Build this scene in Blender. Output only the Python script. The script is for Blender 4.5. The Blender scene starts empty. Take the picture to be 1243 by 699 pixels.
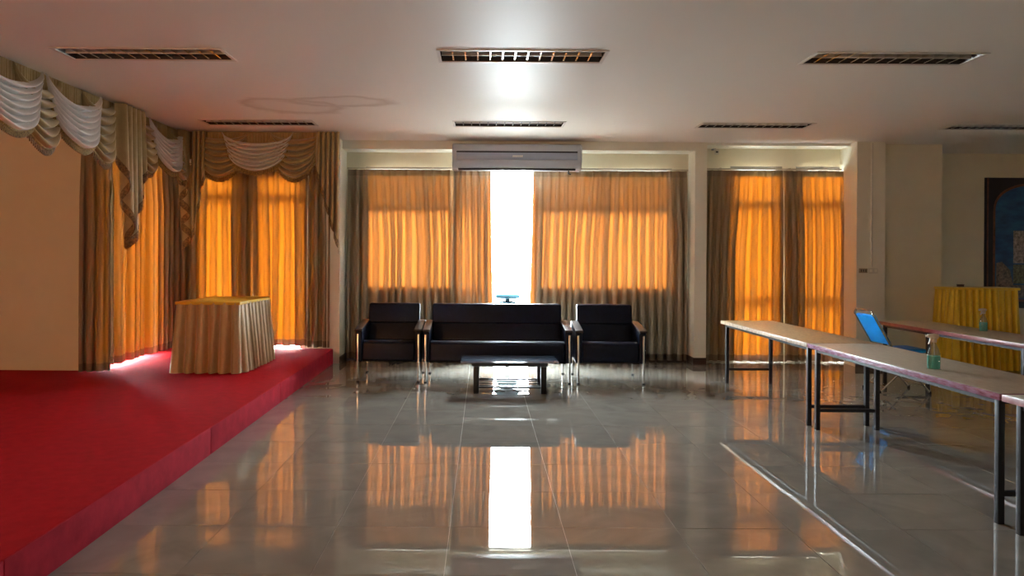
import bpy, bmesh, math, random
from mathutils import Vector, Matrix, noise

sc = bpy.context.scene
COL = sc.collection
PI = math.pi
R = math.radians
rnd = random.Random(7)

# ------------------------------------------------------------------ camera
cam_d = bpy.data.cameras.new('camera')
cam = bpy.data.objects.new('camera', cam_d)
COL.objects.link(cam)
sc.camera = cam
CAMH = 1.43
cam.location = (0, 0, CAMH)
cam.rotation_euler = (R(90), 0, 0)
cam.rotation_euler = (Matrix.Rotation(R(90), 4, 'X') @ Matrix.Rotation(R(0.35), 4, 'Z')).to_euler()
cam_d.sensor_width = 36.0
cam_d.lens = 36.0 * 900 / 1243
cam_d.shift_x = (621.5 - 587) / 1243
cam_d.shift_y = -(349.5 - 313) / 1243
cam_d.clip_end = 300

# ------------------------------------------------------------------ sky, sun, exposure
SKY = 120.0
w = bpy.data.worlds.new('sky')
sc.world = w
w.use_nodes = True
bg = w.node_tree.nodes['Background']
bg.inputs['Color'].default_value = (0.90, 0.96, 1.0, 1)
bg.inputs['Strength'].default_value = SKY

sun_d = bpy.data.lights.new('sun', 'SUN')
sun_d.energy = 550.0
sun_d.angle = R(1.5)
sun_d.color = (1.0, 0.97, 0.92)
sun = bpy.data.objects.new('sun', sun_d)
COL.objects.link(sun)
sun.location = (12, 12, 14)
sun.rotation_euler = Vector((-0.45, 0.0, -0.89)).to_track_quat('-Z', 'Y').to_euler()   # shines along the window wall

vs = sc.view_settings
vs.view_transform = 'Standard'
vs.look = 'None'
vs.exposure = 0.70
vs.gamma = 1.0
vs.use_curve_mapping = False
try:
    sc.cycles.use_denoising = True
    sc.cycles.use_adaptive_sampling = False
    sc.cycles.max_bounces = 10
    sc.cycles.diffuse_bounces = 6
    sc.cycles.glossy_bounces = 5
    sc.cycles.transparent_max_bounces = 16
    sc.cycles.sample_clamp_indirect = 10.0
    sc.cycles.caustics_reflective = False
    sc.cycles.caustics_refractive = False
except Exception:
    pass

def portal(center, direction, sx, sz):
    """a light portal in a window opening: gives no light, only guides the sampling of the sky"""
    ld = bpy.data.lights.new('window_portal', 'AREA')
    ld.shape = 'RECTANGLE'
    ld.size, ld.size_y = sx, sz
    ld.energy = 1.0
    ld.cycles.is_portal = True
    o = bpy.data.objects.new('window_portal', ld)
    COL.objects.link(o)
    o.location = center
    o.rotation_euler = Vector(direction).to_track_quat('-Z', 'Z').to_euler()
    return o

# ------------------------------------------------------------------ materials
def _mat(name):
    m = bpy.data.materials.new(name)
    m.use_nodes = True
    nt = m.node_tree
    return m, nt, nt.nodes['Principled BSDF'], nt.nodes['Material Output']

def pm(name, col, rough=0.5, metal=0.0, var=0.0, scale=8.0, bump=0.0, bscale=60.0, stretch=None, sheen=0.0, coat=0.0, spec=None, col2=None):
    m, nt, b, out = _mat(name)
    N, L = nt.nodes, nt.links
    b.inputs['Base Color'].default_value = (*col, 1)
    b.inputs['Roughness'].default_value = rough
    b.inputs['Metallic'].default_value = metal
    if spec is not None:
        b.inputs['Specular IOR Level'].default_value = spec
    if sheen:
        b.inputs['Sheen Weight'].default_value = sheen
    if coat:
        b.inputs['Coat Weight'].default_value = coat
        b.inputs['Coat Roughness'].default_value = 0.08
    if var or bump or col2:
        tc = N.new('ShaderNodeTexCoord')
        mp = N.new('ShaderNodeMapping')
        L.new(tc.outputs['Object'], mp.inputs['Vector'])
        if stretch:
            mp.inputs['Scale'].default_value = stretch
    if var or col2:
        n = N.new('ShaderNodeTexNoise')
        n.inputs['Scale'].default_value = scale
        n.inputs['Detail'].default_value = 6
        n.inputs['Roughness'].default_value = 0.6
        L.new(mp.outputs['Vector'], n.inputs['Vector'])
        r = N.new('ShaderNodeValToRGB')
        c2 = col2 if col2 else tuple(min(1, c * (1 + var)) for c in col)
        c1 = col if col2 else tuple(c * (1 - var) for c in col)
        r.color_ramp.elements[0].position = 0.3
        r.color_ramp.elements[1].position = 0.7
        r.color_ramp.elements[0].color = (*c1, 1)
        r.color_ramp.elements[1].color = (*c2, 1)
        L.new(n.outputs['Fac'], r.inputs['Fac'])
        L.new(r.outputs['Color'], b.inputs['Base Color'])
    if bump:
        n2 = N.new('ShaderNodeTexNoise')
        n2.inputs['Scale'].default_value = bscale
        n2.inputs['Detail'].default_value = 4
        L.new(mp.outputs['Vector'], n2.inputs['Vector'])
        bp = N.new('ShaderNodeBump')
        bp.inputs['Strength'].default_value = bump
        bp.inputs['Distance'].default_value = 0.01
        L.new(n2.outputs['Fac'], bp.inputs['Height'])
        L.new(bp.outputs['Normal'], b.inputs['Normal'])
    return m

def curtain_mat(name, front, through, fac=0.5):
    m, nt, b, out = _mat(name)
    N, L = nt.nodes, nt.links
    N.remove(b)
    d = N.new('ShaderNodeBsdfDiffuse')
    t = N.new('ShaderNodeBsdfTranslucent')
    mx = N.new('ShaderNodeMixShader')
    mx.inputs[0].default_value = fac
    tc = N.new('ShaderNodeTexCoord')
    mp = N.new('ShaderNodeMapping')
    mp.inputs['Scale'].default_value = (40, 40, 1.2)
    n = N.new('ShaderNodeTexNoise')
    n.inputs['Scale'].default_value = 3
    n.inputs['Detail'].default_value = 5
    L.new(tc.outputs['Object'], mp.inputs['Vector'])
    L.new(mp.outputs['Vector'], n.inputs['Vector'])
    for node, c in ((d, front), (t, through)):
        r = N.new('ShaderNodeValToRGB')
        r.color_ramp.elements[0].position = 0.25
        r.color_ramp.elements[1].position = 0.75
        r.color_ramp.elements[0].color = (*[x * 0.95 for x in c], 1)
        r.color_ramp.elements[1].color = (*[x * 1.05 for x in c], 1)
        L.new(n.outputs['Fac'], r.inputs['Fac'])
        L.new(r.outputs['Color'], node.inputs['Color'])
    L.new(d.outputs[0], mx.inputs[1])
    L.new(t.outputs[0], mx.inputs[2])
    L.new(mx.outputs[0], out.inputs['Surface'])
    return m

def glass_mat(name, tint, gloss=0.06, rough=0.0, diff=0.0, dcol=(1, 1, 1)):
    m, nt, b, out = _mat(name)
    N, L = nt.nodes, nt.links
    N.remove(b)
    t = N.new('ShaderNodeBsdfTransparent')
    t.inputs['Color'].default_value = (*tint, 1)
    g = N.new('ShaderNodeBsdfGlossy')
    g.inputs['Roughness'].default_value = rough
    mx = N.new('ShaderNodeMixShader')
    mx.inputs[0].default_value = gloss
    L.new(t.outputs[0], mx.inputs[1])
    L.new(g.outputs[0], mx.inputs[2])
    last = mx
    if diff:
        d = N.new('ShaderNodeBsdfDiffuse')
        d.inputs['Color'].default_value = (*dcol, 1)
        m2 = N.new('ShaderNodeMixShader')
        m2.inputs[0].default_value = diff
        L.new(mx.outputs[0], m2.inputs[1])
        L.new(d.outputs[0], m2.inputs[2])
        last = m2
    L.new(last.outputs[0], out.inputs['Surface'])
    return m

def tile_mat():
    m, nt, b, out = _mat('polished_tile')
    N, L = nt.nodes, nt.links
    tc = N.new('ShaderNodeTexCoord')
    oi = N.new('ShaderNodeObjectInfo')
    geo = N.new('ShaderNodeNewGeometry')
    n = N.new('ShaderNodeTexNoise')
    n.inputs['Scale'].default_value = 2.2
    n.inputs['Detail'].default_value = 8
    n.inputs['Distortion'].default_value = 1.6
    add = N.new('ShaderNodeVectorMath'); add.operation = 'ADD'
    mul = N.new('ShaderNodeMath'); mul.operation = 'MULTIPLY'; mul.inputs[1].default_value = 37.0
    L.new(oi.outputs['Random'], mul.inputs[0])
    L.new(geo.outputs['Position'], add.inputs[0])
    L.new(mul.outputs[0], add.inputs[1])
    L.new(add.outputs[0], n.inputs['Vector'])
    r = N.new('ShaderNodeValToRGB')
    r.color_ramp.elements[0].position = 0.3
    r.color_ramp.elements[1].position = 0.72
    r.color_ramp.elements[0].color = (0.24, 0.22, 0.188, 1)
    r.color_ramp.elements[1].color = (0.32, 0.297, 0.257, 1)
    L.new(n.outputs['Fac'], r.inputs['Fac'])
    L.new(r.outputs['Color'], b.inputs['Base Color'])
    b.inputs['Roughness'].default_value = 0.012
    b.inputs['IOR'].default_value = 1.75
    n2 = N.new('ShaderNodeTexNoise')
    n2.inputs['Scale'].default_value = 4.0
    n2.inputs['Detail'].default_value = 2
    L.new(add.outputs[0], n2.inputs['Vector'])
    bp = N.new('ShaderNodeBump')
    bp.inputs['Strength'].default_value = 0.005
    bp.inputs['Distance'].default_value = 0.012
    L.new(n2.outputs['Fac'], bp.inputs['Height'])
    L.new(bp.outputs['Normal'], b.inputs['Normal'])
    return m

def ceiling_mat():
    m, nt, b, out = _mat('ceiling_paint')
    N, L = nt.nodes, nt.links
    geo = N.new('ShaderNodeNewGeometry')
    base = (0.82, 0.78, 0.73)
    n = N.new('ShaderNodeTexNoise')
    n.inputs['Scale'].default_value = 2.2
    n.inputs['Detail'].default_value = 7
    L.new(geo.outputs['Position'], n.inputs['Vector'])
    tot = None
    for cx, cy, a, bb in ((-2.05, 7.86, 0.62, 0.52), (-1.45, 7.58, 0.75, 0.30)):
        sub = N.new('ShaderNodeVectorMath'); sub.operation = 'SUBTRACT'
        sub.inputs[1].default_value = (cx, cy, 3.02)
        L.new(geo.outputs['Position'], sub.inputs[0])
        dv = N.new('ShaderNodeVectorMath'); dv.operation = 'DIVIDE'
        dv.inputs[1].default_value = (a, bb, 1)
        L.new(sub.outputs[0], dv.inputs[0])
        ln = N.new('ShaderNodeVectorMath'); ln.operation = 'LENGTH'
        L.new(dv.outputs[0], ln.inputs[0])
        ad = N.new('ShaderNodeMath'); ad.operation = 'MULTIPLY_ADD'
        ad.inputs[1].default_value = 0.95
        L.new(n.outputs['Fac'], ad.inputs[0])
        L.new(ln.outputs['Value'], ad.inputs[2])
        rp = N.new('ShaderNodeValToRGB')
        e = rp.color_ramp.elements
        e[0].position = 0.0; e[0].color = (0.12,) * 3 + (1,)
        e[1].position = 1.0; e[1].color = (0, 0, 0, 1)
        for p, v in ((0.7, 0.15), (0.86, 0.75), (0.93, 0.3)):
            q = e.new(p); q.color = (v, v, v, 1)
        sc_ = N.new('ShaderNodeMath'); sc_.operation = 'MULTIPLY'; sc_.inputs[1].default_value = 0.72
        L.new(ad.outputs[0], sc_.inputs[0])
        L.new(sc_.outputs[0], rp.inputs['Fac'])
        if tot is None:
            tot = rp.outputs['Color']
        else:
            mxx = N.new('ShaderNodeMath'); mxx.operation = 'MAXIMUM'
            L.new(tot, mxx.inputs[0]); L.new(rp.outputs['Color'], mxx.inputs[1])
            tot = mxx.outputs[0]
    mix = N.new('ShaderNodeMixRGB')
    mix.inputs[1].default_value = (*base, 1)
    mix.inputs[2].default_value = (0.50, 0.42, 0.35, 1)
    ml = N.new('ShaderNodeMath'); ml.operation = 'MULTIPLY'; ml.inputs[1].default_value = 0.9
    L.new(tot, ml.inputs[0])
    L.new(ml.outputs[0], mix.inputs[0])
    L.new(mix.outputs[0], b.inputs['Base Color'])
    b.inputs['Roughness'].default_value = 0.55
    return m

M = {}
M['tile'] = tile_mat()
M['ceiling'] = ceiling_mat()
M['grout'] = pm('grout', (0.55, 0.52, 0.46), 0.8, var=0.1)
M['wall'] = pm('cream_wall_paint', (0.78, 0.73, 0.58), 0.6, var=0.03, scale=3, bump=0.05, bscale=90)
M['pillar'] = pm('white_wall_paint', (0.84, 0.81, 0.70), 0.55, var=0.03, scale=3, bump=0.04, bscale=90)
M['outer'] = pm('outside_plaster', (0.6, 0.6, 0.58), 0.8, var=0.08, scale=2)
M['ground'] = pm('outside_bounce_concrete', (0.72, 0.72, 0.70), 0.85, var=0.1, scale=1.2)  # pale tone of the added ground, sends sun up to the ceiling
M['far_ground'] = pm('added_dark_ground', (0.11, 0.11, 0.105), 0.9, var=0.4, scale=6)  # dark unseen ground, added to cut far bounce light on the ceiling
M['base'] = pm('dark_skirting', (0.05, 0.022, 0.014), 0.35, var=0.2, scale=6)
M['carpet'] = pm('red_carpet', (0.40, 0.004, 0.009), 0.95, var=0.14, scale=14, bump=0.5, bscale=420, spec=0.1)
M['riser_carpet'] = pm('red_riser_carpet', (0.40, 0.016, 0.032), 0.95, var=0.20, scale=9, bump=0.6, bscale=300, spec=0.1)
M['alu'] = pm('window_aluminium', (0.34, 0.32, 0.29), 0.4, 0.6)
M['pane'] = glass_mat('window_glass', (0.93, 0.97, 0.98), 0.05)
M['amber'] = glass_mat('added_fill_glass', (0.95, 0.60, 0.33), 0.05)  # warm tint for a fill window added out of view
M['shade_tint'] = glass_mat('eave_shade_glass', (0.52, 0.55, 0.56), 0.05)  # tint put into the upper panes in place of shade from an eave
M['curtain'] = curtain_mat('orange_lined_curtain', (0.60, 0.48, 0.32), (0.038, 0.0090, 0.0004))
M['curtain_mid'] = curtain_mat('beige_lined_curtain', (0.66, 0.55, 0.40), (0.037, 0.0103, 0.0017))
M['curtain_hem'] = curtain_mat('curtain_hem', (0.40, 0.31, 0.22), (0.012, 0.004, 0.002))
M['curtain_head'] = curtain_mat('curtain_heading', (0.55, 0.45, 0.32), (0.008, 0.004, 0.001))
M['white_satin'] = pm('white_satin', (0.74, 0.71, 0.67), 0.38, var=0.04, scale=30, sheen=0.3)
M['gold_satin'] = pm('gold_satin', (0.42, 0.30, 0.12), 0.33, var=0.12, scale=12, sheen=0.3)
M['fringe'] = pm('gold_fringe', (0.30, 0.20, 0.06), 0.6, var=0.5, scale=60)
M['trim'] = pm('brown_gold_trim', (0.22, 0.13, 0.045), 0.55, var=0.6, scale=45, bump=0.4, bscale=120)
M['vinyl'] = pm('navy_black_vinyl', (0.003, 0.007, 0.024), 0.40, var=0.25, scale=20, bump=0.06, bscale=260, spec=0.22)
M['armwood'] = pm('dark_arm_wood', (0.040, 0.030, 0.027), 0.42, var=0.4, scale=6, stretch=(8, 1, 8))
M['chrome'] = pm('chrome_tube', (0.62, 0.60, 0.58), 0.2, 1.0)
M['black'] = pm('black_lacquer', (0.008, 0.010, 0.014), 0.3)
M['lining'] = pm('black_lining', (0.01, 0.01, 0.012), 0.9)
M['tabglass'] = pm('patterned_sheen_glass', (0.025, 0.035, 0.055), 0.10, scale=9, stretch=(1, 3, 1), col2=(0.17, 0.22, 0.30), coat=1.0)  # bluish pattern stands in for shine and reflections on the dark glass
M['steel'] = pm('black_painted_steel', (0.012, 0.013, 0.018), 0.42, 0.2, var=0.3, scale=20)
M['top_tan'] = pm('tan_worn_tabletop', (0.52, 0.33, 0.16), 0.36, scale=16, stretch=(4, 1, 1), col2=(0.78, 0.57, 0.34))
M['top_grey'] = pm('grey_worn_tabletop', (0.48, 0.40, 0.31), 0.36, scale=12, stretch=(3, 1, 1), col2=(0.62, 0.54, 0.44))
M['top_brown'] = pm('brown_worn_tabletop', (0.34, 0.24, 0.15), 0.34, scale=12, stretch=(3, 1, 1), col2=(0.50, 0.38, 0.26))
M['edge_tan'] = pm('pale_worn_edge', (0.40, 0.27, 0.16), 0.4, scale=20, col2=(0.72, 0.62, 0.48))
M['edge_red'] = pm('dark_red_edge', (0.17, 0.018, 0.022), 0.3, scale=18, col2=(0.28, 0.07, 0.07))
M['edge_lilac'] = pm('red_lilac_edge', (0.20, 0.03, 0.05), 0.26, scale=14, stretch=(1, 1, 6), col2=(0.42, 0.26, 0.40))
M['skirt'] = pm('tan_satin_skirt', (0.50, 0.35, 0.17), 0.36, var=0.06, scale=16, sheen=0.3)
M['cloth_gold'] = pm('gold_table_cloth', (0.72, 0.43, 0.03), 0.42, var=0.08, scale=16)
M['yellow'] = pm('yellow_satin_skirt', (0.84, 0.56, 0.02), 0.38, var=0.06, scale=12, sheen=0.2)
M['ac_body'] = pm('grey_white_plastic', (0.46, 0.48, 0.53), 0.3)
M['ac_panel'] = pm('silver_blue_plastic', (0.34, 0.39, 0.50), 0.25)
M['dark'] = pm('dark_slot', (0.012, 0.014, 0.02), 0.6)
M['louvre'] = pm('mirror_aluminium', (0.78, 0.77, 0.76), 0.16, 1.0)
M['housing'] = pm('shade_dark_reflector', (0.05, 0.045, 0.045), 0.25, 0.3)  # dark colour stands in for the dim room a mirror housing reflects
M['rim'] = pm('fixture_rim', (0.66, 0.62, 0.58), 0.4)
M['tube'] = pm('unlit_fluorescent_tube', (0.5, 0.5, 0.5), 0.3)
M['blue'] = pm('bright_blue_vinyl', (0.0, 0.32, 0.95), 0.42, var=0.06, scale=10)
M['bottle'] = glass_mat('clear_plastic', (0.88, 0.90, 0.88), 0.10, 0.08, 0.06, (0.8, 0.8, 0.75))
M['liquid'] = glass_mat('turquoise_liquid', (0.25, 0.78, 0.72), 0.05, 0.05, 0.5, (0.06, 0.62, 0.52))
M['sprayer'] = pm('cream_sprayer_plastic', (0.62, 0.55, 0.44), 0.4)
M['switch'] = pm('white_switch_plastic', (0.66, 0.64, 0.56), 0.4)
M['switch_brown'] = pm('tan_switch_plate', (0.32, 0.26, 0.16), 0.4)
M['rail'] = pm('curtain_rail_metal', (0.45, 0.40, 0.32), 0.4, 0.4)
M['banner'] = pm('navy_banner', (0.010, 0.010, 0.022), 0.45, var=0.3, scale=5)
M['arch'] = pm('brown_printed_arch', (0.16, 0.055, 0.035), 0.4, var=0.4, scale=14)
M['bsky'] = pm('blue_printed_sky', (0.010, 0.035, 0.13), 0.4, scale=3.0, stretch=(1, 1, 2.4), col2=(0.03, 0.15, 0.34))
M['print1'] = pm('printed_white_buildings', (0.05, 0.05, 0.06), 0.4, scale=22, col2=(0.55, 0.45, 0.42))
M['print2'] = pm('printed_dark_scene', (0.02, 0.025, 0.02), 0.4, scale=26, col2=(0.22, 0.24, 0.18))
M['print3'] = pm('printed_flowers', (0.03, 0.05, 0.06), 0.4, scale=30, col2=(0.30, 0.22, 0.22))
M['garden'] = pm('navy_garden_paint', (0.0014, 0.0034, 0.0045), 1.0, spec=0.0, var=0.1)

# ------------------------------------------------------------------ helpers
class MB:
    def __init__(s):
        s.v, s.f = [], []
    def box(s, x0, x1, y0, y1, z0, z1):
        b = len(s.v)
        s.v += [(x0, y0, z0), (x1, y0, z0), (x1, y1, z0), (x0, y1, z0), (x0, y0, z1), (x1, y0, z1), (x1, y1, z1), (x0, y1, z1)]
        s.f += [(b, b+3, b+2, b+1), (b+4, b+5, b+6, b+7), (b, b+1, b+5, b+4), (b+1, b+2, b+6, b+5), (b+2, b+3, b+7, b+6), (b+3, b, b+4, b+7)]
        return s
    def prism(s, poly, fn, a, b_):
        """poly: list of 2-D points (ccw), fn(p,q,t)->xyz, extruded from t=a to t=b_"""
        n = len(poly); b = len(s.v)
        s.v += [fn(p, q, a) for p, q in poly] + [fn(p, q, b_) for p, q in poly]
        s.f.append(tuple(b + i for i in range(n))[::-1])
        s.f.append(tuple(b + n + i for i in range(n)))
        for i in range(n):
            j = (i + 1) % n
            s.f.append((b + i, b + j, b + n + j, b + n + i))
        return s
    def tube(s, pts, r, n=10, cap=True):
        pts = [Vector(p) for p in pts]
        b = len(s.v); up = None
        for i, p in enumerate(pts):
            t = (pts[min(i+1, len(pts)-1)] - pts[max(i-1, 0)]).normalized()
            if up is None:
                up = Vector((0, 0, 1)) if abs(t.z) < 0.9 else Vector((1, 0, 0))
            x = t.cross(up).normalized(); y = x.cross(t).normalized(); up = y
            rr = r[i] if isinstance(r, (list, tuple)) else r
            for k in range(n):
                a = 2 * PI * k / n
                s.v.append(tuple(p + x * (rr * math.cos(a)) + y * (rr * math.sin(a))))
        for i in range(len(pts) - 1):
            for k in range(n):
                k2 = (k + 1) % n
                s.f.append((b + i*n + k, b + (i+1)*n + k, b + (i+1)*n + k2, b + i*n + k2)[::-1])
        if cap:
            s.f.append(tuple(b + k for k in range(n)))
            s.f.append(tuple(b + (len(pts)-1)*n + k for k in range(n))[::-1])
        return s
    def lathe(s, prof, n=24, sx=1.0, sy=1.0, c=(0, 0, 0)):
        b = len(s.v)
        for r, z in prof:
            for k in range(n):
                a = 2 * PI * k / n
                s.v.append((c[0] + r*sx*math.cos(a), c[1] + r*sy*math.sin(a), c[2] + z))
        for i in range(len(prof) - 1):
            for k in range(n):
                k2 = (k + 1) % n
                s.f.append((b + i*n + k, b + i*n + k2, b + (i+1)*n + k2, b + (i+1)*n + k))
        s.f.append(tuple(b + k for k in range(n))[::-1])
        s.f.append(tuple(b + (len(prof)-1)*n + k for k in range(n)))
        return s
    def grid(s, fn, nu, nv, wrap=False):
        b = len(s.v)
        for j in range(nv + 1):
            for i in range(nu + (0 if wrap else 1)):
                s.v.append(tuple(fn(i / nu, j / nv)))
        w_ = nu if wrap else nu + 1
        for j in range(nv):
            for i in range(nu):
                i2 = (i + 1) % w_ if wrap else i + 1
                s.f.append((b + j*w_ + i, b + j*w_ + i2, b + (j+1)*w_ + i2, b + (j+1)*w_ + i))
        return s
    def build(s, name, mat, parent=None, smooth=False, angle=40, loc=None, bevel=0.0, seg=2):
        me = bpy.data.meshes.new(name)
        me.from_pydata(s.v, [], s.f)
        me.update()
        if bevel:
            bm = bmesh.new(); bm.from_mesh(me)
            bmesh.ops.bevel(bm, geom=bm.edges[:], offset=bevel, segments=seg, affect='EDGES', profile=0.6, clamp_overlap=True)
            bm.to_mesh(me); bm.free()
            smooth = True
        if smooth:
            me.shade_smooth()
            me.set_sharp_from_angle(angle=R(angle))
        me.materials.append(mat)
        o = bpy.data.objects.new(name, me)
        COL.objects.link(o)
        if parent is not None:
            o.parent = parent
        if loc:
            o.location = loc
        return o

def empty(name, loc=(0, 0, 0), rz=0.0):
    o = bpy.data.objects.new(name, None)
    o.empty_display_size = 0.1
    COL.objects.link(o)
    o.location = loc
    o.rotation_euler = (0, 0, rz)
    return o

def tag(o, label, cat, group=None, kind=None):
    o['label'] = label
    o['category'] = cat
    if group: o['group'] = group
    if kind: o['kind'] = kind
    return o

def struct(o, label=None, cat=None):
    o['kind'] = 'structure'
    if label: o['label'] = label
    if cat: o['category'] = cat
    return o

def copy_tree(o, parent=None):
    c = o.copy()
    COL.objects.link(c)
    c.parent = parent
    for ch in list(o.children):
        copy_tree(ch, c)
    return c

def bx(name, mat, parent, x0, x1, y0, y1, z0, z1, bevel=0.0, seg=2):
    cx, cy, cz = (x0+x1)/2, (y0+y1)/2, (z0+z1)/2
    o = MB().box(x0-cx, x1-cx, y0-cy, y1-cy, z0-cz, z1-cz).build(name, mat, parent, bevel=bevel, seg=seg)
    o.location = (cx, cy, cz)
    return o

def in_view(x, y, z=0.0, m=20):
    if y < 0.5: return False
    px = 587 + x * 900 / y
    py = 313 + (CAMH - z) * 900 / y
    return -m < px < 1243 + m and -m < py < 699 + m

CEIL = 3.02

# ------------------------------------------------------------------ floor
floor = struct(bx('floor', M['grout'], None, -6.2, 9.7, -3.2, 11.2, -0.16, -0.004), 'grey beige floor of polished square tiles', 'floor')
TS = 0.6
tm = MB().box(-TS/2+.0016, TS/2-.0016, -TS/2+.0016, TS/2-.0016, -0.003, 0.003)
proto = None
rest = MB()
nt_ = 0
for i in range(-8, 17):
    for j in range(-12, 13):
        cx = -0.17 + TS * (i + 0.5); cy = 3.94 + TS * (j + 0.5)
        if cx < -6.1 or cx > 9.6 or cy < -3 or cy > 11.1: continue
        vis = any(in_view(cx + a, cy + b) for a in (-.3, .3) for b in (-.3, .3)) and cx + .3 > -2.05 and cy < 10.75
        hid = cx + .3 < -2.1
        if vis:
            if proto is None:
                proto = tm.build('floor_tile', M['tile'], floor, loc=None); t = proto
            else:
                t = proto.copy(); COL.objects.link(t)
            # floor's own location offsets the child, so undo it
            t.location = (cx - floor.location.x, cy - floor.location.y, -0.003 - floor.location.z)
            t.rotation_euler = (R(rnd.gauss(0, .05)), R(rnd.gauss(0, .05)), 0)
            nt_ += 1
        elif not hid:
            rest.box(cx - floor.location.x - .298, cx - floor.location.x + .298, cy - floor.location.y - .298, cy - floor.location.y + .298, -0.006 - floor.location.z, 0 - floor.location.z)
ro = rest.build('outlying_tiles', M['tile'], floor)
ro['kind'] = 'stuff'

# ------------------------------------------------------------------ ceiling with openings for the recessed lights
FIX = [(-2.67, 5.84), (0.29, 5.84), (3.20, 5.84), (-2.67, 8.79), (0.29, 8.79), (3.20, 8.79), (6.16, 8.79)]
FL, FW = 1.28, 0.32
xs = sorted({-6.2, 9.7} | {f[0] + s * FL / 2 for f in FIX for s in (-1, 1)})
ys = sorted({-3.2, 11.2} | {f[1] + s * FW / 2 for f in FIX for s in (-1, 1)})
cm = MB()
for a in range(len(xs) - 1):
    for b in range(len(ys) - 1):
        mx_, my_ = (xs[a] + xs[a+1]) / 2, (ys[b] + ys[b+1]) / 2
        if any(abs(mx_ - f[0]) < FL/2 and abs(my_ - f[1]) < FW/2 for f in FIX): continue
        k = len(cm.v)
        cm.v += [(xs[a], ys[b], CEIL), (xs[a], ys[b+1], CEIL), (xs[a+1], ys[b+1], CEIL), (xs[a+1], ys[b], CEIL)]
        cm.f.append((k, k+1, k+2, k+3))
struct(cm.build('ceiling', M['ceiling']), 'white painted ceiling with a brown water stain', 'ceiling')
struct(bx('roof_slab', M['outer'], None, -6.4, 9.9, -3.4, 10.62, 3.3, 3.5), 'unseen flat roof slab added above the ceiling to block light', 'roof')  # unseen, added to keep sky and sun out from above
struct(bx('roof_extension', M['outer'], None, 5.38, 9.9, 10.62, 11.4, 3.3, 3.5), 'unseen flat roof slab added above the right corner to block light', 'roof')

# ------------------------------------------------------------------ walls
def wall(name, boxes, mat, label):
    m = MB()
    for b in boxes: m.box(*b)
    return struct(m.build(name, mat), label, 'wall')

ZT = 3.3
# centre bay (window wall behind the sofas): low sill walls, header, solid ends
YB = 10.42
wall('wall_back', [(-2.12, -1.66, YB, YB+.18, 0, ZT), (2.64, 3.03, YB, YB+.18, 0, ZT),
                   (-1.66, 0.02, YB, YB+.18, 0, 0.98), (0.74, 2.64, YB, YB+.18, 0, 0.98),
                   (-1.66, 2.64, YB, YB+.18, 2.70, ZT),
                   (3.03, 3.46, YB, YB+.18, 0, ZT), (5.08, 5.4, YB, YB+.18, 0, ZT), (3.46, 5.08, YB, YB+.18, 2.74, ZT), (4.19, 4.38, YB, YB+.18, 0, 2.74)], M['wall'], 'cream back wall around the curtained windows')
wall('wall_beam', [(-1.93, 2.87, 10.08, YB, 2.905, ZT), (3.03, 5.0, 10.12, YB, 2.985, ZT)], M['pillar'], 'white beam over the window recesses')
wall('wall_pillar', [(-2.16, -1.93, 9.96, YB+.18, 0, ZT)], M['pillar'], 'white pillar between the stage and the sofa bay')
wall('wall_pier', [(2.87, 3.03, 10.08, YB, 0, ZT)], M['pillar'], 'narrow white pier between the two curtained windows')
wall('wall_column', [(5.0, 5.38, 9.94, YB+.18, 0, ZT)], M['pillar'], 'cream column with conduit and light switches')
wall('wall_block', [(5.38, 6.27, 10.15, 11.4, 0, ZT)], M['wall'], 'cream wall block right of the switch column')
wall('wall_far', [(6.27, 9.9, 11.0, 11.4, 0, ZT)], M['wall'], 'recessed cream wall carrying the banner')
# stage bay
YS = 10.08
wall('wall_stage', [(-4.25, -3.92, YS, YS+.18, 0, ZT), (-2.40, -2.16, YS, YS+.18, 0, ZT), (-3.92, -2.40, YS, YS+.18, 2.60, ZT), (-3.31, -3.12, YS, YS+.18, 0, 2.60)], M['wall'], 'cream wall behind the stage curtains')
XL = -4.25
wall('wall_left', [(XL-.18, XL, 7.95, 8.14, 0, ZT), (XL-.18, XL, 9.38, YS+.18, 0, ZT), (XL-.18, XL, 8.14, 9.38, 2.60, ZT)], M['wall'], 'cream side wall beside the stage')
wall('wall_left_return', [(-6.4, -4.20, 7.93, 8.12, 0, ZT)], M['wall'], 'cream wall face left of the stage curtains')
wall('wall_left_outer', [(-6.4, -6.2, -3.4, 8.1, 0, ZT)], M['wall'], 'cream side wall outside the picture at left')
wall('wall_behind', [(-6.4, -4.0, -3.4, -3.2, 0, ZT), (-3.5, 9.9, -3.4, -3.2, 0, ZT), (-4.0, -3.5, -3.4, -3.2, 0, 1.2), (-4.0, -3.5, -3.4, -3.2, 2.2, ZT)], M['wall'], 'cream wall behind the viewer with an opening for the added fill window')
wall('wall_right', [(9.7, 9.9, -3.4, 11.2, 0, ZT)], M['wall'], 'cream side wall outside the picture at right')
RW = (-4.0, -3.5)

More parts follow.
